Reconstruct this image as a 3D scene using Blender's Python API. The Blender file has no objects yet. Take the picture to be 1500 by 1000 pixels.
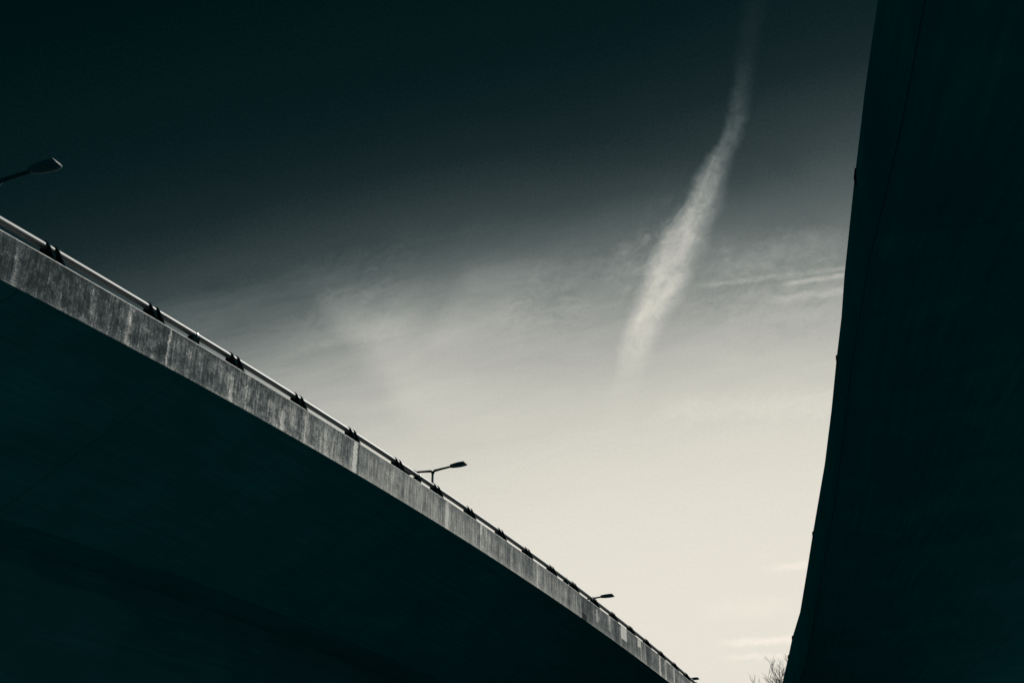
import bpy, bmesh, math, random
from mathutils import Vector, Matrix
random.seed(7)
sc = bpy.context.scene
col = sc.collection
EYE = 1.6                                   # eye height of the photographer above the ground
F_PX, PITCH = 1600.0, math.atan(730/1600)   # lens and tilt recovered from the picture

# ------------------------------------------------------------------ helpers
def link(o, parent=None, **props):
    col.objects.link(o)
    if parent is not None: o.parent = parent
    for k, v in props.items(): o[k] = v
    return o
def empty(name, loc, rz=0, **props):
    o = bpy.data.objects.new(name, None); o.empty_display_size = .3
    o.location = loc; o.rotation_euler = (0, 0, rz)
    return link(o, None, **props)
def mesh(name, verts, faces, mat, parent=None, uvs=None, smooth=False, **props):
    me = bpy.data.meshes.new(name); me.from_pydata([tuple(v) for v in verts], [], faces)
    if uvs:
        lay = me.uv_layers.new(name='UVMap')
        for lp in me.loops: lay.data[lp.index].uv = uvs[lp.vertex_index]
    me.materials.append(mat)
    if smooth:
        for p in me.polygons: p.use_smooth = True
    bm = bmesh.new(); bm.from_mesh(me); bmesh.ops.recalc_face_normals(bm, faces=bm.faces); bm.to_mesh(me); bm.free()
    return link(bpy.data.objects.new(name, me), parent, **props)
class MB:
    def __init__(s): s.v = []; s.f = []; s.uv = []
    def add(s, vs, fs, uv=None):
        n = len(s.v); s.v += [Vector(v) for v in vs]; s.f += [[i+n for i in f] for f in fs]
        s.uv += uv if uv else [(v[0], v[2]) for v in vs]
    def box(s, c, half, rot=None):
        vs = []
        for z in (-1, 1):
            for y in (-1, 1):
                for x in (-1, 1):
                    v = Vector((x*half[0], y*half[1], z*half[2]))
                    if rot: v = rot @ v
                    vs.append(Vector(c)+v)
        s.add(vs, [(0,1,3,2),(4,6,7,5),(0,4,5,1),(2,3,7,6),(0,2,6,4),(1,5,7,3)])
    def tube(s, pts, rad, n=12, cap=True):
        pts = [Vector(p) for p in pts]; m = len(pts)
        rad = rad if isinstance(rad, (list, tuple)) else [rad]*m
        base = len(s.v); up = None
        for i, p in enumerate(pts):
            t = (pts[min(i+1, m-1)]-pts[max(i-1, 0)]).normalized()
            if up is None:
                up = Vector((0,0,1)) if abs(t.z) < .9 else Vector((1,0,0))
            a = t.cross(up).normalized(); b = a.cross(t); up = b
            for k in range(n):
                an = 2*math.pi*k/n
                s.v.append(p + (a*math.cos(an)+b*math.sin(an))*rad[i]); s.uv.append((i*.5, k/n))
        for i in range(m-1):
            for k in range(n):
                s.f.append([base+i*n+k, base+i*n+(k+1)%n, base+(i+1)*n+(k+1)%n, base+(i+1)*n+k])
        if cap:
            s.f.append([base+k for k in range(n)][::-1]); s.f.append([base+(m-1)*n+k for k in range(n)])
    def build(s, name, mat, parent=None, smooth=False, **p):
        return mesh(name, s.v, s.f, mat, parent, s.uv, smooth, **p)

# ------------------------------------------------------------------ node helpers
class NT:
    def __init__(s, nt): s.nt = nt; s.N = nt.nodes; s.L = nt.links
    def set(s, sock, v):
        if isinstance(v, bpy.types.NodeSocket): s.L.new(v, sock)
        elif v is not None: sock.default_value = v
    def m(s, op, a, b=None, c=None, clamp=False):
        n = s.N.new('ShaderNodeMath'); n.operation = op; n.use_clamp = clamp
        for i, v in enumerate((a, b, c)):
            if v is not None: s.set(n.inputs[i], v)
        return n.outputs[0]
    def vm(s, op, a, b=None):
        n = s.N.new('ShaderNodeVectorMath'); n.operation = op
        s.set(n.inputs[0], a)
        if b is not None: s.set(n.inputs[1], b)
        return n.outputs['Value'] if op in ('DOT_PRODUCT', 'LENGTH') else n.outputs[0]
    def xyz(s, x, y, z=0.0):
        n = s.N.new('ShaderNodeCombineXYZ')
        for i, v in enumerate((x, y, z)): s.set(n.inputs[i], v)
        return n.outputs[0]
    def sep(s, v):
        n = s.N.new('ShaderNodeSeparateXYZ'); s.set(n.inputs[0], v); return n.outputs
    def noise(s, vec, scale, detail=3, rough=.5, dist=0.0):
        n = s.N.new('ShaderNodeTexNoise'); s.set(n.inputs['Vector'], vec)
        n.inputs['Scale'].default_value = scale; n.inputs['Detail'].default_value = detail
        n.inputs['Roughness'].default_value = rough; n.inputs['Distortion'].default_value = dist
        return n.outputs[0]
    def mr(s, v, a, b, c=0.0, d=1.0, smooth=True):
        n = s.N.new('ShaderNodeMapRange'); n.interpolation_type = 'SMOOTHSTEP' if smooth else 'LINEAR'
        s.set(n.inputs[0], v)
        for i, q in enumerate((a, b, c, d)): s.set(n.inputs[i+1], q)
        return n.outputs[0]
    def ramp(s, v, stops):
        n = s.N.new('ShaderNodeValToRGB'); s.set(n.inputs[0], v); e = n.color_ramp.elements
        while len(e) > 1: e.remove(e[0])
        e[0].position = stops[0][0]; e[0].color = stops[0][1]
        for p, c in stops[1:]: q = e.new(p); q.color = c
        return n.outputs[0]
    def curve(s, v, pts):                  # pts in 0..1
        n = s.N.new('ShaderNodeFloatCurve'); s.set(n.inputs['Value'], v); c = n.mapping.curves[0]
        while len(c.points) > 2: c.points.remove(c.points[1])
        c.points[0].location = pts[0]; c.points[1].location = pts[-1]
        for p in pts[1:-1]: c.points.new(*p)
        n.mapping.update(); return n.outputs[0]
    def mix(s, f, a, b, typ='MIX'):
        n = s.N.new('ShaderNodeMix'); n.data_type = 'RGBA'; n.blend_type = typ
        s.set(n.inputs[0], f); s.set(n.inputs[6], a); s.set(n.inputs[7], b); return n.outputs[2]
def lin(r, g, b):
    f = lambda c: (c/255/12.92 if c <= 10 else ((c/255+.055)/1.055)**2.4)
    return (f(r), f(g), f(b), 1)
def material(name, base, rough, metal=0.0, spec=.5):
    m = bpy.data.materials.new(name); m.use_nodes = True
    b = m.node_tree.nodes['Principled BSDF']; b.inputs['Base Color'].default_value = (*base, 1)
    b.inputs['Roughness'].default_value = rough; b.inputs['Metallic'].default_value = metal
    b.inputs['Specular IOR Level'].default_value = spec
    return m, NT(m.node_tree), b
def bump(t, b, h, strength, dist=.02):
    n = t.N.new('ShaderNodeBump'); n.inputs['Strength'].default_value = strength; n.inputs['Distance'].default_value = dist
    t.set(n.inputs['Height'], h); t.L.new(n.outputs[0], b.inputs['Normal'])

# ------------------------------------------------------------------ materials
def uvnode(t):
    n = t.N.new('ShaderNodeUVMap'); return n.outputs[0]
FASC_H = 1.0
def weathered():
    """rain-streaked cast concrete of the sunlit parapet: U = metres along, V = metres up"""
    m, t, b = material('weathered_concrete', (.3,.3,.3), .9, 0, .08)
    uv = uvnode(t); U, V, _ = t.sep(uv)
    streak = t.noise(t.xyz(t.m('MULTIPLY', U, 13.0), t.m('MULTIPLY', V, 1.1)), 1.0, 5, .62, .25)
    streak2 = t.noise(t.xyz(t.m('MULTIPLY', U, 2.6), t.m('MULTIPLY', V, .35), 3.0), 1.0, 4, .6, .2)
    blot = t.noise(t.xyz(U, V, 7.0), 4.5, 8, .68, .5)
    fine = t.noise(t.xyz(U, V, 2.0), 26.0, 6, .75)
    big = t.noise(t.xyz(t.m('MULTIPLY', U, .22), V, 5.0), 1.0, 3, .5)
    # the nearer stretch of the parapet is blotchy with lime flecks, further on it is evenly streaked
    old = t.mr(U, 9.0, 12.5, 1.0, 0.0)
    v = t.m('MULTIPLY_ADD', streak, 1.15, -.575)
    v = t.m('ADD', v, t.m('MULTIPLY_ADD', streak2, .5, -.25))
    v = t.m('ADD', v, t.m('MULTIPLY_ADD', fine, 1.5, -.75))
    v = t.m('ADD', v, t.m('MULTIPLY', t.m('SUBTRACT', blot, .5), t.m('MULTIPLY_ADD', old, .75, .5)))
    v = t.m('ADD', v, t.m('MULTIPLY_ADD', big, .5, -.25))
    v = t.m('ADD', v, t.m('ADD', t.mr(U, -4.0, 13.0, -.30, .20, False), t.mr(U, 29.0, 31.5, 0.0, -.12)))  # darker toward the near end: edge falloff of light painted in, plus some dirt
    v = t.m('ADD', v, .47)
    # darker ragged band beneath the coping, paler washed foot
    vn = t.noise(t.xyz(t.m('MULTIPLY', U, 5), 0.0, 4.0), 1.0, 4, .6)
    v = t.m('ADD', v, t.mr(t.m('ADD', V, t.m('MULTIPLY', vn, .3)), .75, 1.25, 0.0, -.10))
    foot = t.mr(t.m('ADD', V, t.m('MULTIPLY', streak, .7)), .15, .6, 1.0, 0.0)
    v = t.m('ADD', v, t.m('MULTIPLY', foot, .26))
    # lime flecks and runs
    fl = t.noise(t.xyz(t.m('MULTIPLY', U, 9), t.m('MULTIPLY', V, 4.0), 11.0), 1.0, 7, .78, .9)
    flk = t.mr(fl, .58, .70)
    v = t.m('ADD', v, t.m('MULTIPLY', flk, t.m('MULTIPLY_ADD', old, .40, .12)))
    wob = t.m('MULTIPLY_ADD', t.noise(t.xyz(0.0, t.m('MULTIPLY', V, 6), 1.0), 1.0, 4, .6), .22, -.11)
    Uw = t.m('ADD', U, wob)
    def run(s0, w, amt, top=1.0, bot=0.0, soft=.5):
        nonlocal v
        d = t.m('ABSOLUTE', t.m('SUBTRACT', Uw, s0))
        k = t.mr(d, w*soft, w, 1.0, 0.0)
        k = t.m('MULTIPLY', k, t.m('MULTIPLY', t.mr(V, bot-.06, bot+.06), t.mr(V, top+.05, top-.05, 0.0, 1.0)))
        v = t.m('ADD', v, t.m('MULTIPLY', k, amt))
    for a in ((-1.35,.10,.16), (.85,.09,.2,.92,.3), (2.05,.13,.30), (3.45,.05,.40), (3.25,.25,-.10), (4.2,.08,.18,.8), (6.0,.10,.26,.7),
              (6.6,.06,.2), (8.3,.12,.28,.6), (9.4,.06,.2), (10.5,.18,.16,.8), (11.55,.35,-.13), (12.02,.13,.62), (12.22,.05,-.25), (17.85,.16,.26),
              (17.5,.3,-.06), (20.38,.09,.55,1.0,.62), (20.38,.05,.2), (20.78,.05,.3,1.0,.5), (24.3,.5,-.1), (25.2,.10,.18), (22.9,.08,.14),
              (28.3,.06,-.2), (29.9,.35,-.55,.26,-.2), (30.2,.7,-.18), (31.4,.15,.35,.9,.3), (32.9,.16,.35,1.0,.3), (33.8,.4,-.15),
              (34.75,.42,1.3,1.0,.42,.85), (36.9,.28,.6,1.0,.62), (37.15,.07,.45), (38.3,.4,-.2), (40.2,.2,.45), (41.2,.2,.3), (42.8,.16,.4)):
        run(*a)
    c = t.ramp(v, [(0.0, (.008,.016,.019,1)), (.2, (.027,.042,.047,1)), (.4, (.082,.102,.108,1)), (.55, (.185,.203,.205,1)), (.75, (.42,.42,.40,1)), (.9, (.66,.64,.60,1)), (1.0, (.88,.86,.80,1))])
    t.L.new(c, b.inputs['Base Color'])
    h = t.m('ADD', t.m('MULTIPLY', blot, 1.0), t.m('MULTIPLY', fine, .6))
    bump(t, b, h, .35, .015)
    return m
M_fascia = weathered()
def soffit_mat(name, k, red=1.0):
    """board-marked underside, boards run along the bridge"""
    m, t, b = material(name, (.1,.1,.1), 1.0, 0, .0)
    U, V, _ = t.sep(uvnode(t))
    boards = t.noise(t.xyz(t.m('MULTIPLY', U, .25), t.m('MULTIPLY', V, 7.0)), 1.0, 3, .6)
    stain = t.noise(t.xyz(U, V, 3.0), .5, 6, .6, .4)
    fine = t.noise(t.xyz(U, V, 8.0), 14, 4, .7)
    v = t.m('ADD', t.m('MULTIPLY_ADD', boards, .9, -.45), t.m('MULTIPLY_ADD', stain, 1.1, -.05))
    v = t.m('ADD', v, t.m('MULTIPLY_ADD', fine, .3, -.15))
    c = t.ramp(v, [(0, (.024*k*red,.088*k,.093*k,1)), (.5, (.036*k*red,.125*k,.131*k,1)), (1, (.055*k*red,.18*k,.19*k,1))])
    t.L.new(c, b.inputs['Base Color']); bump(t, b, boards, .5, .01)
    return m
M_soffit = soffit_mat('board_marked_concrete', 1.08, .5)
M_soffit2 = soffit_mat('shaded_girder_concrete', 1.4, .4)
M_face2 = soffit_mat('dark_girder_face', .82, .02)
M_wall = soffit_mat('retaining_wall_concrete', 1.3)
def simple(name, base, rough, metal=0, var=.35, scale=8.0, bumpv=.15):
    m, t, b = material(name, base, rough, metal)
    g = t.N.new('ShaderNodeTexCoord').outputs['Object']
    n = t.noise(g, scale, 5, .65)
    f = t.mr(n, .3, .7, 1-var, 1+var, False)
    c = t.vm('MULTIPLY', (*base,), t.xyz(f, f, f)); t.L.new(c, b.inputs['Base Color'])
    bump(t, b, n, bumpv, .01)
    return m
M_coping = simple('coping_concrete', (.33,.34,.33), .8, 0, .4, 5)
M_deck = simple('deck_asphalt', (.012,.034,.038), .9)
M_pipe = simple('galvanised_pipe', (.10,.11,.112), .50, .2, .2, 3, .03)
M_post = simple('painted_post_steel', (.004,.011,.013), 1.0, 0, .2, 10, 0)
M_post.node_tree.nodes['Principled BSDF'].inputs['Specular IOR Level'].default_value = 0
M_lampdark = simple('lamp_housing_paint', (.010,.075,.088), .7, 0, .2, 12, .02)
M_lampdark.node_tree.nodes['Principled BSDF'].inputs['Specular IOR Level'].default_value = .2
M_lamppole = simple('lamp_pole_paint', (.008,.045,.052), .7, 0, .2, 6, .02)
M_lamppole.node_tree.nodes['Principled BSDF'].inputs['Specular IOR Level'].default_value = .2
M_lens, _t, _b = material('lamp_lens_glass', (.75,.74,.70), .25, 0, .6)
_b.inputs['Coat Weight'].default_value = .4
M_metal = simple('sleeve_metal', (.62,.62,.60), .38, .6, .1, 6, .03)
M_bark = simple('tree_bark', (.018,.022,.022), .9, 0, .3, 3)
M_asphalt = simple('road_asphalt', (.008,.075,.088), .9, 0, .25, .8)
M_ground = simple('dark_turf', (.005,.100,.120), .95, 0, .4, .3)

# ------------------------------------------------------------------ alignments (camera stands at x=0,y=0)
CX = (7.467379e-08,-6.582740e-05,4.504958e-03,3.371291e-01,-9.317462)
CY = (1.135958e-07,1.882179e-05,-1.901613e-03,9.439013e-01,20.240924)
CZ = (1.308209e-07,4.025432e-05,-4.750956e-03,5.650255e-02,10.935102)
pv = lambda c, s: sum(k*s**(len(c)-1-i) for i, k in enumerate(c))
def left_line():
    """(s, point) along the coping edge of the left bridge"""
    out = []
    s = -3.0; p0 = Vector((pv(CX,s), pv(CY,s), pv(CZ,s))); p1 = Vector((pv(CX,s+.5), pv(CY,s+.5), pv(CZ,s+.5)))
    t = (p1-p0).normalized(); az = math.atan2(t.x, t.y); z = p0.z; p = p0.copy(); g = t.z
    back = []
    while s > -62:
        s -= 1.0; az -= .0035; g = max(g*.90, .0); p = p - Vector((math.sin(az), math.cos(az), g)); back.append((s, p.copy()))
    out = back[::-1]
    s = -3.0
    while s <= 45.01:
        out.append((s, Vector((pv(CX,s), pv(CY,s), pv(CZ,s))))); s += .5
    s -= .5; p = out[-1][1].copy(); d = (out[-1][1]-out[-2][1]).normalized(); az = math.atan2(d.x, d.y); g = d.z
    while s < 150:
        s += 1.0; az += (math.radians(14)-az)*.03; g = g*.965; p = p + Vector((math.sin(az), math.cos(az), g)); out.append((s, p.copy()))
    return [(s, Vector((q.x, q.y, q.z+EYE))) for s, q in out]
LEFT = left_line()
def sample(line, s):
    for (a, p), (b, q) in zip(line, line[1:]):
        if a <= s <= b:
            k = (s-a)/(b-a); t = (q-p).normalized(); pt = p.lerp(q, k)
            h = Vector((t.x, t.y, 0)).normalized()
            return pt, t, Vector((h.y, -h.x, 0))      # point, tangent, right-hand normal
    raise ValueError(s)
def frames(line, sign):
    """inward normal at every station (sign=-1: deck lies to the left of the edge, +1: to the right)"""
    out = []
    for i, (s, p) in enumerate(line):
        a = line[max(i-1,0)][1]; b = line[min(i+1,len(line)-1)][1]; t = b-a; h = Vector((t.x,t.y,0)).normalized()
        out.append((s, p, Vector((h.y,-h.x,0))*sign))
    return out
def sweep(name, line, sign, prof, mat, parent, closed=True, srange=None, **props):
    """prof: function(i, s) -> [(inward, up)] ; sweeps it along the line with UV = (metres along, metres round)"""
    fr = frames(line, sign); mb = MB()
    fr = [(i, *f) for i, f in enumerate(fr) if srange is None or srange[0] <= f[0] <= srange[1]]
    n = None
    for i, s, p, nn in fr:
        pr = prof(i, s); n = len(pr); acc = 0; last = None
        for a, z in pr:
            if last: acc += math.hypot(a-last[0], z-last[1])
            last = (a, z)
            mb.v.append(Vector((p.x+nn.x*a, p.y+nn.y*a, p.z+z))); mb.uv.append((s, acc))
    m = len(fr)
    for j in range(m-1):
        for k in range(n if closed else n-1):
            k2 = (k+1) % n
            mb.f.append([j*n+k, (j+1)*n+k, (j+1)*n+k2, j*n+k2])
    if closed:
        mb.f.append(list(range(n))); mb.f.append([(m-1)*n+k for k in range(n)][::-1])
    return mb.build(name, mat, parent, **props)

# ------------------------------------------------------------------ LEFT BRIDGE
bridge = empty('road_bridge', LEFT[60][1] - Vector((0,0,LEFT[60][1].z)),
    label='curved concrete road bridge on the left with sunlit rain-streaked parapet face', category='bridge')
def child(fn, root, *a, **k):
    o = fn(*a, **k); o.parent = root; o.matrix_parent_inverse = Matrix.Translation(root.location).inverted(); return o
W = 15.0
# parapet face: a slab whose visible face is uv mapped 0..1 m up
def fascia_mesh(line, name, mat, root, H, thick=.32, srange=None):
    fr = frames(line, -1); mb = MB()
    fr = [f for f in fr if srange is None or srange[0] <= f[0] <= srange[1]]
    rows = []
    for s, p, nn in fr:
        # front face top, front face bottom, back bottom, back top (own vertices for the front so UVs stay clean)
        for a, z, u in ((0,-.035,H), (0,-H,0), (0.0,-H,0), (thick,-H,-thick), (thick,-.035,1+thick), (0,-.035,H)):
            mb.v.append(Vector((p.x+nn.x*a, p.y+nn.y*a, p.z+z))); mb.uv.append((s, u))
    m = len(fr); n = 6
    for j in range(m-1):
        for k in (0, 2, 3, 4):
            mb.f.append([j*n+k, (j+1)*n+k, (j+1)*n+k+1, j*n+k+1])
    return mesh(name, mb.v, mb.f, mat, None, mb.uv)
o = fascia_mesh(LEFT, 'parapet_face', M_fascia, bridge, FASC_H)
def adopt(o, root):
    o.parent = root; o.matrix_parent_inverse = Matrix.Translation(root.location).inverted() if root.rotation_euler.z == 0 else root.matrix_basis.inverted(); return o
adopt(o, bridge)
o['label'] = 'pale weathered parapet face streaked with dark stains and lime runs'
def rough(i, s, k): return .006*math.sin(i*1.7+k*2.1)+.004*math.sin(i*.61+k)
adopt(sweep('coping', LEFT, -1, lambda i, s: [(-.003,-.035),(.018+rough(i,s,1)*.5,.0),(.36,.0),(.36,-.035)], M_coping, None), bridge)
adopt(sweep('deck_slab', LEFT, -1, lambda i, s: [(.325,-.62),(.325,-.99),(W-.3,-.99),(W-.3,-.62)], M_deck, None), bridge)
# sloping cantilever cast in bays with open joints, then the flat box bottom
JO = 4.15; BAY = 5.25
def bays(line, a, b, first, bay):
    k = first
    while k > a: k -= bay
    out = []
    while k < b: out.append((max(k, a), min(k+bay, b))); k += bay
    return out
def dense(line, ranges, gap=.016):
    L2 = []
    for s0, s1 in ranges:
        if s1-s0 < .3: continue
        ss = [s0+gap/2] + [s for s, _ in line if s0+gap < s < s1-gap] + [s1-gap/2]
        L2.append([(s, sample(line, s)[0]) for s in ss])
    return L2
def soffit(line, name, mat, root, sign, prof, ranges):
    mb = MB()
    for seg in dense(line, ranges):
        fr = []
        for s, p in seg:
            _, t, r = sample(line, s); fr.append((s, p, r*sign))
        base = len(mb.v); n = None
        for s, p, nn in fr:
            pr = prof(s); n = len(pr); acc = 0; last = None
            for a, z in pr:
                if last: acc += math.hypot(a-last[0], z-last[1])
                last = (a, z)
                mb.v.append(Vector((p.x+nn.x*a, p.y+nn.y*a, p.z+z))); mb.uv.append((s, acc))
        m = len(fr)
        for j in range(m-1):
            for k in range(n):
                k2 = (k+1) % n
                mb.f.append([base+j*n+k, base+(j+1)*n+k, base+(j+1)*n+k2, base+j*n+k2])
        mb.f.append([base+k for k in range(n)]); mb.f.append([base+(m-1)*n+k for k in range(n)][::-1])
    return adopt(mesh(name, mb.v, mb.f, mat, None, mb.uv), root)
SL = .57
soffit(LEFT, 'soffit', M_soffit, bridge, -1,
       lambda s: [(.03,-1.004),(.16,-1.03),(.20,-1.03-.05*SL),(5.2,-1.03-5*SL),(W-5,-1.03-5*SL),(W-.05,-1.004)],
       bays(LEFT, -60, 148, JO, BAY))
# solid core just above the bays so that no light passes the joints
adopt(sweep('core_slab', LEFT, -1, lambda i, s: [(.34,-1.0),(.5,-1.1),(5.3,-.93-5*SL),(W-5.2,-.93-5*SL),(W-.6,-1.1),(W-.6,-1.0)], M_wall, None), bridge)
def far_fascia(line, sign, H, name, root, mat):
    return adopt(sweep(name, line, sign, lambda i, s: [(W-.29,0),(W,0),(W,-H),(W-.29,-H)], mat, None), root)
far_fascia(LEFT, -1, 1.0, 'far_parapet', bridge, M_deck)

# guard rail on the left bridge: low pipe on paired fin posts
rail = empty('guard_rail', LEFT[60][1].copy(),
    label='low pipe guard rail on paired dark fins along the top of the sunlit parapet', category='guard rail')
RB, RZ, RR = .20, .300, .080
def railpt(s, inward=RB, up=RZ):
    p, t, r = sample(LEFT, s); return p - r*inward + Vector((0,0,up))
mb = MB(); ss = [s for s, _ in LEFT if -60 < s < 148]
mb.tube([railpt(s) for s in ss], RR, 16)
adopt(mb.build('rail_pipe', M_pipe, None, True), rail)
POSTS = [0,3.33,6.55,9.53,12.38,15.13,17.69,20.12,22.59,24.92,27.24,29.55,31.88,34.18,36.57,38.99,41.43,44.0]
POSTS = [POSTS[0]-3.35*k for k in range(9,0,-1)] + POSTS + [44.0+2.6*k for k in range(1,18)]
def post_meshes():
    """fins in local axes: x along the bridge, y inward, z up; origin on the coping edge"""
    fin = MB()
    prof = [(.005,.0),(.012,.04),(.07,.25),(.125,.375),(.165,.403),(.20,.395),(.30,.33),(.35,.20),(.36,.0)]
    for x0 in (-.09, -.36):
        n = len(prof); th = .06
        vs = [(x0-th,y,z) for y,z in prof] + [(x0,y,z) for y,z in prof]
        fs = [list(range(n)), list(range(2*n-1,n-1,-1))] + [[k,(k+1)%n,n+(k+1)%n,n+k] for k in range(n)]
        fin.add(vs, fs)
    fin.box((-.23,.21,.12),(.11,.12,.11))           # saddle block between the fins that carries the pipe
    fin.box((-.27,.19,.012),(.24,.165,.012))
    for bx in (-.47, -.07): fin.box((bx,.10,.035),(.018,.018,.014)); fin.box((bx,.27,.035),(.018,.018,.014))   # holding-down nuts         # base plate
    for v in fin.v: v.x -= .42*v.z                    # fins lean along the rail
    return fin
pm = post_meshes(); first = None
for k, s in enumerate(POSTS):
    p, t, r = sample(LEFT, s)
    x = t.normalized(); y = -r; z = x.cross(y).normalized()
    mat = Matrix((( x.x, y.x, z.x, p.x), (x.y, y.y, z.y, p.y), (x.z, y.z, z.z, p.z), (0,0,0,1)))
    if first is None:
        first = pm.build('rail_post', M_post, None); o = first
    else:
        o = first.copy(); col.objects.link(o)
    o.parent = rail; o.matrix_parent_inverse = Matrix.Translation(rail.location).inverted(); o.matrix_basis = mat
# pipe joint sleeves: dark saddle below, bright clamp lip above
for s in (4.55, 16.1, 28.4):
    mb = MB()
    c0 = railpt(s, RB, .12); _, t, r = sample(LEFT, s)
    rot = Matrix(((t.x, -r.x, 0), (t.y, -r.y, 0), (0, 0, 1))).to_3x3()
    mb.box(c0, (.13, .085, .11), rot); mb.box(railpt(s, RB, .012), (.18, .13, .010), rot)
    o = adopt(mb.build('pipe_saddle', M_post, None, False), rail)
    q = MB(); q.tube([railpt(s+.02), railpt(s+.05)], RR+.018, 16)
    adopt(q.build('clamp_ring', M_metal, None, False), rail)

# ------------------------------------------------------------------ RIGHT BRIDGE (traced edge in real metres)
def unproject(u, v, z):
    x = (u-750)/F_PX; y = (500-v)/F_PX
    d = Vector((x, math.cos(PITCH)-y*math.sin(PITCH), math.sin(PITCH)+y*math.cos(PITCH)))
    return d*(z/d.z)
EDGE = [(4.8,11.2,10,2.0),(5.2,13.1,10,1.9),(5.4,13.8,10,1.8),(5.7,15.3,10,1.65),(5.9,16.2,10,1.6),(6.5,18.8,10,1.5),(6.9,20.7,10,1.4),(7.4,22.8,10,1.42),
        (8.2,26.1,10,1.55),(9.2,30.6,10,1.65),(10.8,38.4,10,1.85),(12.1,44.5,10,2.15),(13.9,53.3,10,2.3),(15.2,60.3,10,2.6),(16.5,67.0,10,2.7),(18.9,79.5,10,2.9)]
PXE = [(1286,0),(1266.6,135),(1261.5,180),(1252.5,255),(1248,297),(1237,402),(1232.5,465),(1225.6,523),(1218,600),(1208,680),(1190.8,780),(1182,836),(1172,896),(1161,932),(1155,960),(1146,1000)]
ZE  = [10]*11 + [9.95,9.8,9.65,9.5,9.25]
HE  = [e[3] for e in EDGE]
pts = []
for (u, v), z in zip(PXE, ZE): pts.append(unproject(u, v, z))
RIGHT = []; H_AT = []
a, b = pts[0], pts[2]; d = (b-a).normalized(); az = math.atan2(d.x, d.y)
back = []; q = a.copy(); azb = az
for k in range(24):
    azb -= .012; q = q - Vector((math.sin(azb), math.cos(azb), 0))*2; back.append(q.copy())
seq = back[::-1] + pts; hs = [1.9]*24 + HE
d = (pts[-1]-pts[-3]).normalized(); az = math.atan2(d.x, d.y); q = pts[-1].copy()
for k in range(40):
    az = min(az+.012, math.radians(28)); q = q + Vector((math.sin(az), math.cos(az), -.012))*2; seq.append(q.copy()); hs.append(2.9)
s = 0
for i, q in enumerate(seq):
    if i: s += (Vector((q.x,q.y))-Vector((seq[i-1].x,seq[i-1].y))).length
    RIGHT.append((s, Vector((q.x, q.y, q.z+EYE)))); H_AT.append((s, hs[i]))
def h_at(s):
    for (a, p), (b, q) in zip(H_AT, H_AT[1:]):
        if a <= s <= b: return p+(q-p)*(s-a)/max(b-a,1e-6)
    return H_AT[-1][1]
bridge2 = empty('road_bridge', Vector((RIGHT[30][1].x, RIGHT[30][1].y, 0)),
    label='massive shaded bridge filling the right side, its edge rising almost overhead', category='bridge')
WR = 15.0
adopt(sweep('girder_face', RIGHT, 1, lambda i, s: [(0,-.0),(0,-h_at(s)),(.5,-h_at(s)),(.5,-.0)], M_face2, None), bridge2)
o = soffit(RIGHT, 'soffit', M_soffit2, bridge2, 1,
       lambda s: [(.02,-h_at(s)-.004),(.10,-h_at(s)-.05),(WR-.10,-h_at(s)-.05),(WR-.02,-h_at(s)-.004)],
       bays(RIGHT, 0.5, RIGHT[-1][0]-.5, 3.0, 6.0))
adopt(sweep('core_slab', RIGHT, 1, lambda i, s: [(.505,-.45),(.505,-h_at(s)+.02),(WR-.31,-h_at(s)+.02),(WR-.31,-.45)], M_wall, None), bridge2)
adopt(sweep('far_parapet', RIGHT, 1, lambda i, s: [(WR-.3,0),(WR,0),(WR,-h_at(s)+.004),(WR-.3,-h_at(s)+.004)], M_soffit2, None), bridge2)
# small steel stubs that stand proud of the girder edge
def stub(u, v, i0, length=.35, w=.035):
    z = ZE[i0]; p = unproject(u, v, z); a = pts[max(i0-1,0)]; b = pts[min(i0+1,len(pts)-1)]
    t = (b-a); t.z = 0; t.normalize(); n = Vector((-t.y, t.x, 0))
    rot = Matrix(((t.x, n.x, 0), (t.y, n.y, 0), (0, 0, 1))).to_3x3()
    mb = MB(); mb.box(Vector((p.x,p.y,p.z+EYE-.05))+n*w*.5, (length/2, w, .07), rot)
    mb.box(Vector((p.x,p.y,p.z+EYE-.16))+n*w*.3, (.04, w*.8, .05), rot)
    adopt(mb.build('edge_bracket', M_post, None), bridge2)
stub(1252.5,255,3,.3,.008); stub(1225.6,523,7,.16,.012); stub(1190.8,780,10,.3,.016); stub(1161,932,13,.5,.024); stub(1155,960,14,.5,.024)

# ------------------------------------------------------------------ STREET LAMPS
def head_loft(mb, x0, L, z0, rise, sgn):
    # sections along the head: (fraction, half width, top, bottom)
    secs = [(0,.07,.050,-.050),(.03,.10,.075,-.07),(.30,.135,.095,-.085),(.62,.155,.105,-.09),(.86,.148,.10,-.078),(.97,.13,.005,-.060),(1.0,.09,-.02,-.050)]
    n = 12; base = len(mb.v)
    for f, w, a, b in secs:
        x = x0+L*f; zc = z0+rise*f
        for k in range(n):
            an = 2*math.pi*k/n; cy, sz = math.cos(an), math.sin(an)
            cy = math.copysign(abs(cy)**.6, cy); hz = a if sz > 0 else -b
            mb.v.append(Vector((sgn*x, cy*w, zc+math.copysign(abs(sz)**.6, sz)*hz))); mb.uv.append((f, k/n))
    for j in range(len(secs)-1):
        for k in range(n):
            mb.f.append([base+j*n+k, base+j*n+(k+1)%n, base+(j+1)*n+(k+1)%n, base+(j+1)*n+k])
    mb.f.append([base+k for k in range(n)]); mb.f.append([base+(len(secs)-1)*n+k for k in range(n)])
PH = 5.6
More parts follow.
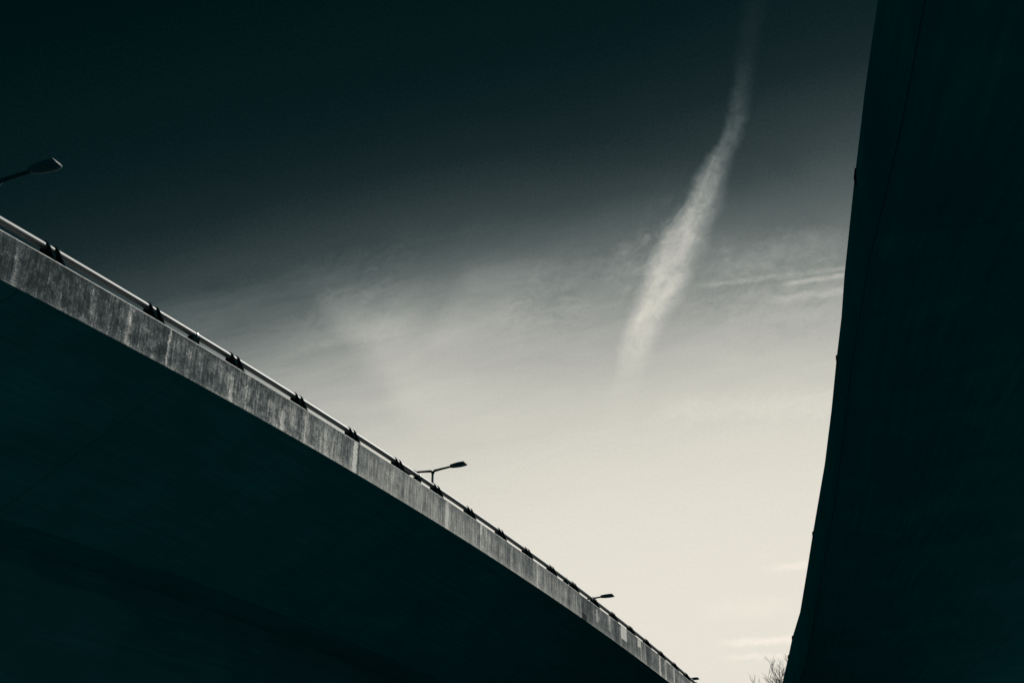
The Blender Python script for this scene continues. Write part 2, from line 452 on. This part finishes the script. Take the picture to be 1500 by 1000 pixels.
def make_lamp(label):
    root = empty('street_lamp', (0,0,0), 0, label=label, category='street lamp', group='double-armed street lamps on the left bridge')
    mb = MB(); mb.tube([(0,0,0),(0,0,1.2),(0,0,1.21),(0,0,PH-.05)], [.10,.10,.075,.052], 14)
    mb.build('pole', M_lamppole, root, True)
    mb = MB(); mb.tube([(0,0,0),(0,0,.03)], .19, 14); mb.build('base_flange', M_lamppole, root)
    for sg in (1, -1):
        mb = MB()
        mb.tube([(0,0,PH-.16),(sg*.03,0,PH-.05),(sg*.10,0,PH+.0),(sg*.40,0,PH+.03),(sg*.94,0,PH+.075)], [.05,.055,.055,.048,.042], 12)
        mb.build('arm', M_lamppole, root, True)
        mb = MB(); head_loft(mb, .88, .78, PH+.085, .015, sg)
        h = mb.build('lamp_head', M_lampdark, root, True)
        ln = MB(); base = 0                             # clear front visor that catches the sun
        x = sg*(.88+.78*.90)
        vs = []
        for xx, w, z in ((x-sg*.02,.125,PH+.10+.094),(x+sg*.066,.11,PH+.10+.004),(x+sg*.085,.09,PH+.10-.022)):
            vs += [(xx,-w,z),(xx,w,z)]
        ln.add(vs, [(0,1,3,2),(2,3,5,4)])
        g = ln.build('visor', M_lens, h)
        sm = g.modifiers.new('thick', 'SOLIDIFY'); sm.thickness = .012
    return root
def copy_tree(o, parent=None):
    c = o.copy(); col.objects.link(c); c.parent = parent
    for ch in o.children: copy_tree(ch, c)
    return c
bpy.context.view_layer.update()
lamps = [  # junction pixel, horizontal distance, scale, extra turn, label
    (-3, 266, 25.5, 1.08, 0, 'largest and nearest street lamp head reaching in at the left edge of the picture'),
    (634, 689.5, 45.6, 1.0, 0, 'double-armed street lamp with its short pole and both arms showing above the rail'),
    (858, 877.5, 61.5, 1.0, 0, 'distant street lamp with one arm and head clear of the rail, between two others'),
    (992, 996.5, 86.0, 1.0, 0, 'farthest street lamp, only its head showing where the bridge meets the bottom of the picture')]
proto = make_lamp(lamps[0][5])
for k, (u, v, D, scl, turn, lab) in enumerate(lamps):
    o = proto if k == 0 else copy_tree(proto)
    o['label'] = lab
    d = unproject(u, v, 1.0); d = d*(D/math.hypot(d.x, d.y))
    # nearest station for the bridge direction
    sbest = min(LEFT, key=lambda a: (a[1].x-d.x)**2+(a[1].y-d.y)**2)[0]
    _, t, r = sample(LEFT, sbest)
    o.rotation_euler = (0, 0, math.atan2(r.y, r.x)); o.scale = (scl,)*3
    o.location = (d.x, d.y, d.z+EYE-PH*scl)

# ------------------------------------------------------------------ WALLS, GROUND, ROAD
def wall_along(line, sign, off, top, label, srange):
    root_loc = Vector((line[60 if sign<0 else 30][1].x, line[60 if sign<0 else 30][1].y, 0))
    def prof(i, s):
        z0 = line[i][1].z; t = top(s); return [(off,t),(off,-z0-.3),(off+.6,-z0-.3),(off+.6,t)]
    o = sweep('retaining_wall', line, sign, prof, M_wall, None, srange=srange)
    o['label'] = label; o['category'] = 'wall'; return o
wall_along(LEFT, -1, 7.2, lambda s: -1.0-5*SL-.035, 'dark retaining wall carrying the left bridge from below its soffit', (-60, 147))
def pier(s0, label):
    p, t, r = sample(RIGHT, s0); top = p.z - h_at(s0) - .055
    root = empty('bridge_pier', (p.x+r.x*7.5, p.y+r.y*7.5, 0), math.atan2(r.y, r.x), label=label, category='pier')
    mb = MB(); n = 20; prof = [(math.copysign(abs(math.cos(a))**.7, math.cos(a))*2.2, math.sin(a)*.8) for a in [2*math.pi*k/n for k in range(n)]]
    mb.add([(x, y, -.3) for x, y in prof]+[(x*.9, y*.9, top-1.3) for x, y in prof], [list(range(n))[::-1], list(range(n, 2*n))]+[[k,(k+1)%n,n+(k+1)%n,n+k] for k in range(n)])
    mb.build('shaft', M_wall, root, True)
    mb = MB(); mb.add([(-2.2,-.9,top-1.304),(2.2,-.9,top-1.304),(2.2,.9,top-1.304),(-2.2,.9,top-1.304),(-5.5,-.9,top),(5.5,-.9,top),(5.5,.9,top),(-5.5,.9,top)],
        [(0,1,2,3),(4,5,6,7),(0,1,5,4),(1,2,6,5),(2,3,7,6),(3,0,4,7)]); mb.build('crosshead', M_wall, root)
pier(8.0, 'hammerhead pier holding up the right bridge behind the viewer')
pier(158.0, 'hammerhead pier holding up the right bridge far ahead near the bare tree')
wall_along(RIGHT, 1, 28.0, lambda s: -4.5, 'long low retaining wall beyond the far side of the right bridge', (1, RIGHT[-1][0]-1))
g = MB(); R = 4000; N = 24
for i in range(N+1):
    for j in range(N+1):
        f = lambda k: math.copysign(abs(k/(N/2)-1)**2.2, k/(N/2)-1)*R
        g.v.append(Vector((f(i), f(j), 0))); g.uv.append((f(i), f(j)))
for i in range(N):
    for j in range(N): g.f.append([i*(N+1)+j, (i+1)*(N+1)+j, (i+1)*(N+1)+j+1, i*(N+1)+j+1])
g.build('ground', M_ground, None, kind='structure')
rd = MB()
for k, y in enumerate(range(-60, 120, 4)):
    x = -4.5+.12*y if y > 0 else -4.5+.05*y
    rd.v += [Vector((x-3.2, y, .004)), Vector((x+3.2, y, .004))]; rd.uv += [(x-3.2,y),(x+3.2,y)]
    if k: n = 2*k; rd.f.append([n-2, n-1, n+1, n])
rd.build('road', M_asphalt, None, kind='structure')

# ------------------------------------------------------------------ BARE TREE behind the right bridge
def bare_tree(loc, H, label):
    root = empty('bare_tree', loc, 0, label=label, category='tree')
    rnd = random.Random(21)
    trunk = MB(); br = MB(); tw = MB()
    tp = [Vector((0,0,0))]; d = Vector((0,0,1))
    for k in range(8): tp.append(tp[-1] + Vector((rnd.uniform(-.12,.12), rnd.uniform(-.12,.12), H*.085)))
    trunk.tube(tp, [.42-.036*k for k in range(9)], 12)
    def grow(p, d, L, r, depth):
        n = 5; pts = [p]; dd = d.normalized()
        for k in range(n):
            dd = (dd + Vector((rnd.uniform(-.16,.16), rnd.uniform(-.16,.16), .06+rnd.uniform(-.05,.10)))).normalized()
            pts.append(pts[-1] + dd*L/n)
        (br if depth < 2 else tw).tube(pts, [r*(1-.6*k/n) for k in range(n+1)], 5 if depth < 2 else 3, False)
        if depth >= 4: return
        m = (7, 7, 6, 5)[depth]
        for j in range(m):
            k = 1 + int((n-1)*(j+.7)/m + .3); q = pts[min(k, n)]
            a = rnd.uniform(0, 2*math.pi); side = dd.orthogonal().normalized(); side.rotate(Matrix.Rotation(a, 3, dd))
            nd = (dd*1.0 + side*rnd.uniform(.5,.95)).normalized()
            grow(q, nd, L*rnd.uniform(.42,.62), max(r*.5, .012), depth+1)
    for k in range(9):
        a = k*2.4; q = tp[3+k//2 if 3+k//2 < 9 else 8]
        grow(q, Vector((math.cos(a)*.8, math.sin(a)*.8, .9+.05*k)), H*.34, .13, 0)
    trunk.build('trunk', M_bark, root, True); br.build('branches', M_bark, root); tw.build('twigs', M_bark, root)
    return root
d = unproject(1190, 962, 1.0); d = d*(112/math.hypot(d.x, d.y))
bare_tree((d.x, d.y, 0), 18.2, 'bare winter tree poking out from behind the dark right bridge')

# ------------------------------------------------------------------ SKY
SUN_AZ, SUN_EL = math.radians(46), math.radians(38)       # azimuth to the right of straight ahead
w = bpy.data.worlds.new('World'); sc.world = w; w.use_nodes = True
t = NT(w.node_tree); t.N.clear()
out = t.N.new('ShaderNodeOutputWorld'); bg = t.N.new('ShaderNodeBackground'); t.L.new(bg.outputs[0], out.inputs[0])
D = t.vm('NORMALIZE', t.N.new('ShaderNodeTexCoord').outputs['Generated'])
# fixed sky frame: tangent plane of the sky 24.5 degrees above the northern horizon, in degrees-like units (1 = 1600)
cf = t.vm('DOT_PRODUCT', D, (0, math.cos(PITCH), math.sin(PITCH)))
cu = t.vm('DOT_PRODUCT', D, (0, -math.sin(PITCH), math.cos(PITCH)))
cr = t.sep(D)[0]; Dz = t.sep(D)[2]
cfc = t.m('MAXIMUM', cf, .18)
x = t.m('MULTIPLY_ADD', t.m('DIVIDE', cr, cfc), 1.6, .75)     # thousandths across
y = t.m('MULTIPLY_ADD', t.m('DIVIDE', cu, cfc), -1.6, .5)     # thousandths down
P = t.xyz(x, y)
# luminous haze rising from the horizon, deepest dark up and to the left
xs = t.m('SUBTRACT', x, .75)
shift = t.m('MULTIPLY_ADD', xs, .18, t.m('MULTIPLY', t.m('MULTIPLY', xs, xs), -.08))
wisp = t.noise(t.xyz(t.m('MULTIPLY', x, 2.2), t.m('MULTIPLY', t.m('ADD', y, t.m('MULTIPLY', x, .25)), 5.0)), 1.0, 6, .55, .6)
wisp2 = t.noise(t.xyz(t.m('MULTIPLY', x, 7.0), t.m('MULTIPLY', t.m('ADD', y, t.m('MULTIPLY', x, .22)), 30.0), 4.0), 1.0, 6, .62, .8)
T = t.m('ADD', y, shift)
T = t.m('ADD', T, t.m('MULTIPLY', t.mr(x, .80, 1.30), t.mr(y, -.05, .40, .085, 0.0)))
T = t.m('ADD', T, t.m('MULTIPLY_ADD', wisp, .06, -.038))
band = t.mr(y, .28, .45)
T = t.m('ADD', T, t.m('MULTIPLY', t.m('MULTIPLY', t.m('SUBTRACT', wisp2, .5), .055), band))
mack = t.noise(t.xyz(t.m('MULTIPLY', x, 30.0), t.m('MULTIPLY', t.m('ADD', y, t.m('MULTIPLY', x, .3)), 52.0), 14.0), 1.0, 7, .68, .9)
macka = t.m('MULTIPLY', t.mr(y, .30, .40), t.mr(y, .44, .56, 1.0, 0.0))
mackb = t.mr(t.noise(P, 6.0, 2, .5), .40, .62)
T = t.m('ADD', T, t.m('MULTIPLY', t.m('SUBTRACT', mack, .48), t.m('MULTIPLY', t.m('MULTIPLY', macka, t.m('MULTIPLY', mackb, t.mr(x, .2, .5))), .10)))
# soft patch of thin cirrus left of centre
pn = t.noise(P, 9.0, 5, .6, .4)
ex = t.m('ADD', x, t.m('MULTIPLY_ADD', pn, .10, -.05))
edge1 = t.mr(t.m('SUBTRACT', ex, t.m('MULTIPLY_ADD', t.m('SUBTRACT', y, .5), .85, .495)), -.015, .05)
patch = t.m('MULTIPLY', edge1, t.m('MULTIPLY', t.mr(y, .36, .50), t.m('MULTIPLY', t.mr(y, .58, .66, 1.0, 0.0), t.mr(x, .55, .80, 1.0, 0.0))))
T = t.m('ADD', T, t.m('MULTIPLY', patch, .042))
edge2 = t.mr(t.m('ADD', ex, t.m('MULTIPLY', t.m('SUBTRACT', y, .42), .5)), .64, .69)
patch2 = t.m('MULTIPLY', edge2, t.m('MULTIPLY', t.mr(y, .35, .42), t.m('MULTIPLY', t.mr(y, .46, .55, 1.0, 0.0), t.mr(x, .72, .85, 1.0, 0.0))))
T = t.m('ADD', T, t.m('MULTIPLY', patch2, .022))
g0 = t.curve(t.m('MULTIPLY_ADD', T, .7692, .2308, True),       # T from -.3..1.0 -> 0..1
     [(0,.03),(.12,.045),(.2308,.068),(.308,.09),(.385,.142),(.4615,.245),(.50,.335),(.5385,.445),(.577,.55),(.6154,.645),(.6538,.72),(.6923,.775),(.77,.84),(.846,.872),(.923,.885),(1,.887)])
# spread vapour trail
yn = t.m('MULTIPLY', y, 1.4286, None, True)                     # 0..0.7
warp = t.noise(P, 26.0, 5, .62, .3)
cx = t.curve(yn, [(0,.73),(.143,.70),(.226,.682),(.286,.66),(.343,.614),(.429,.574),(.471,.536),(.543,.49),(.614,.452),(.671,.412),(.714,.388),(.786,.358),(.857,.33),(1,.28)])
cxw = t.m('MULTIPLY_ADD', cx, .5, .74)                          # x = .74 .. 1.24
wd = t.curve(yn, [(0,.22),(.143,.19),(.226,.17),(.286,.18),(.343,.23),(.429,.30),(.471,.34),(.543,.40),(.614,.37),(.671,.31),(.714,.28),(.786,.24),(.857,.26),(1,.30)])
wdm = t.m('MULTIPLY', wd, .088)
am = t.curve(yn, [(0,.035),(.143,.075),(.226,.15),(.286,.26),(.343,.41),(.429,.58),(.471,.64),(.571,.70),(.63,.72),(.671,.68),(.714,.52),(.757,.34),(.80,.16),(.857,.06),(1,0)])
dx = t.m('ADD', t.m('SUBTRACT', x, cxw), t.m('MULTIPLY_ADD', warp, .022, -.011))
q = t.m('DIVIDE', dx, wdm)
core = t.m('MULTIPLY', t.mr(q, -1.25, -.30), t.mr(q, .10, 1.5, 1.0, 0.0))
strand = t.noise(t.xyz(t.m('MULTIPLY', t.m('SUBTRACT', x, cxw), 30.0), t.m('MULTIPLY', y, 9.0), 2.0), 1.0, 6, .62, 1.0)
puff = t.noise(t.xyz(x, y, 6.0), 42.0, 6, .65, .6)
den = t.m('MULTIPLY', core, t.m('ADD', t.m('MULTIPLY_ADD', strand, 1.1, .30), t.m('MULTIPLY_ADD', puff, 1.1, -.55)))
# torn wisps on its left flank
fl = t.m('MULTIPLY', t.mr(q, -3.6, -1.0), t.mr(q, -.9, -.3, 1.0, 0.0))
fn = t.mr(t.noise(t.xyz(t.m('MULTIPLY', t.m('ADD', x, t.m('MULTIPLY', y, .6)), 34.0), t.m('MULTIPLY', y, 24.0), 9.0), 1.0, 6, .68, .5), .42, .75)
fl = t.m('MULTIPLY', t.m('MULTIPLY', fl, fn), t.m('MULTIPLY', t.mr(y, .22, .32), t.mr(y, .38, .50, 1.0, 0.0)))
trail = t.m('MULTIPLY', am, t.m('ADD', den, t.m('MULTIPLY', fl, .35)))
room = t.m('SUBTRACT', .93, g0)
g1 = t.m('ADD', g0, t.m('MULTIPLY', trail, t.m('MULTIPLY', room, .88)))
# thin streaks: x0,y0,x1,y1,halfwidth,amount
def streaks(g, x0, y0, x1, y1, hw, amt, rag=.5):
    sl = (y1-y0)/(x1-x0)
    yy = t.m('SUBTRACT', y, t.m('MULTIPLY_ADD', t.m('SUBTRACT', x, x0), sl, y0))
    yy = t.m('ADD', yy, t.m('MULTIPLY_ADD', t.noise(P, 55.0, 4, .6), hw*1.6, -hw*.8))
    k = t.mr(t.m('ABSOLUTE', yy), 0.0, hw, 1.0, 0.0)
    k = t.m('MULTIPLY', k, t.m('MULTIPLY', t.mr(x, x0-.01, x0+.05), t.mr(x, x1-.04, x1+.01, 1.0, 0.0)))
    nn = t.noise(t.xyz(t.m('MULTIPLY', x, 60.0), t.m('MULTIPLY', y, 60.0), x0*10), 1.0, 4, .6)
    k = t.m('MULTIPLY', k, t.m('MULTIPLY_ADD', nn, rag*2, 1-rag))
    return t.m('MULTIPLY_ADD', k, amt, g)
g1 = streaks(g1, 1.00,.422, 1.27,.388, .007, .055, .4)
g1 = streaks(g1, 1.13,.419, 1.27,.398, .006, .10, .7)
g1 = streaks(g1, 1.11,.442, 1.27,.420, .010, .07, .5)
g1 = streaks(g1, 1.02,.393, 1.25,.352, .040, .045, .8)
g1 = streaks(g1, .40,.500, .62,.470, .030, .03, .8)
g1 = streaks(g1, 1.115,.834, 1.21,.823, .009, .055, .3)
g1 = streaks(g1, 1.045,.941, 1.22,.934, .010, .07, .6)
g1 = streaks(g1, 1.05,.963, 1.22,.957, .007, .045, .8)
g1 = streaks(g1, 1.105,.815, 1.13,.811, .004, .05, .8)
g1 = streaks(g1, 1.02,.893, 1.17,.884, .022, .018, .8)
g1 = streaks(g1, .95,.60, 1.26,.585, .030, .02, .6)
gr = t.m('ADD', t.m('MULTIPLY_ADD', t.noise(P, 240.0, 2, .6), .045, -.0225), g1)    # mackerel-fine texture of thin high cloud
c = t.ramp(gr, [(0, lin(0,13,15)), (.05, lin(1,19,21)), (.09, lin(9,28,31)), (.15, lin(25,40,43)), (.25, lin(55,67,68)), (.40, lin(95,104,103)),
                (.55, lin(138,143,139)), (.70, lin(180,180,173)), (.80, lin(206,204,193)), (.88, lin(229,224,212)), (.95, lin(244,236,222)), (1, lin(252,246,234))])
# away from that quarter the unseen sky is an even teal, brightened as added fill for the undersides; physical daylight adds its own light, printed in the same cold tone
c = t.mix(t.mr(cf, .25, .60), lin(6,60,70), c)
ns = t.N.new('ShaderNodeTexSky'); ns.sky_type = 'NISHITA'; ns.sun_disc = False
ns.sun_elevation = SUN_EL; ns.sun_rotation = SUN_AZ
bw = t.N.new('ShaderNodeRGBToBW'); t.L.new(ns.outputs[0], bw.inputs[0])
day = t.vm('MULTIPLY', t.xyz(bw.outputs[0], bw.outputs[0], bw.outputs[0]), (.00002, .00008, .0001))
tot = t.vm('ADD', c, day)
t.L.new(tot, bg.inputs['Color']); bg.inputs['Strength'].default_value = 1.0

sun = bpy.data.lights.new('sun', 'SUN'); sun.energy = 4.6; sun.angle = math.radians(.5); sun.color = (1, .965, .90)
so = bpy.data.objects.new('sun', sun); col.objects.link(so)
sd = Vector((math.sin(SUN_AZ)*math.cos(SUN_EL), math.cos(SUN_AZ)*math.cos(SUN_EL), math.sin(SUN_EL)))
so.rotation_euler = (-sd).to_track_quat('-Z', 'Y').to_euler(); so.location = (30, 20, 60)

# ------------------------------------------------------------------ CAMERA / RENDER
cam = bpy.data.cameras.new('camera'); cam.sensor_width = 36; cam.lens = 36*F_PX/1500
cam.clip_end = 12000; cam.clip_start = .05
co = bpy.data.objects.new('camera', cam); col.objects.link(co); sc.camera = co
co.location = (0, 0, EYE); co.rotation_euler = (math.pi/2+PITCH, 0, 0)
sc.render.engine = 'CYCLES'
sc.view_settings.view_transform = 'Standard'; sc.view_settings.look = 'None'
sc.view_settings.exposure = 0; sc.view_settings.gamma = 1
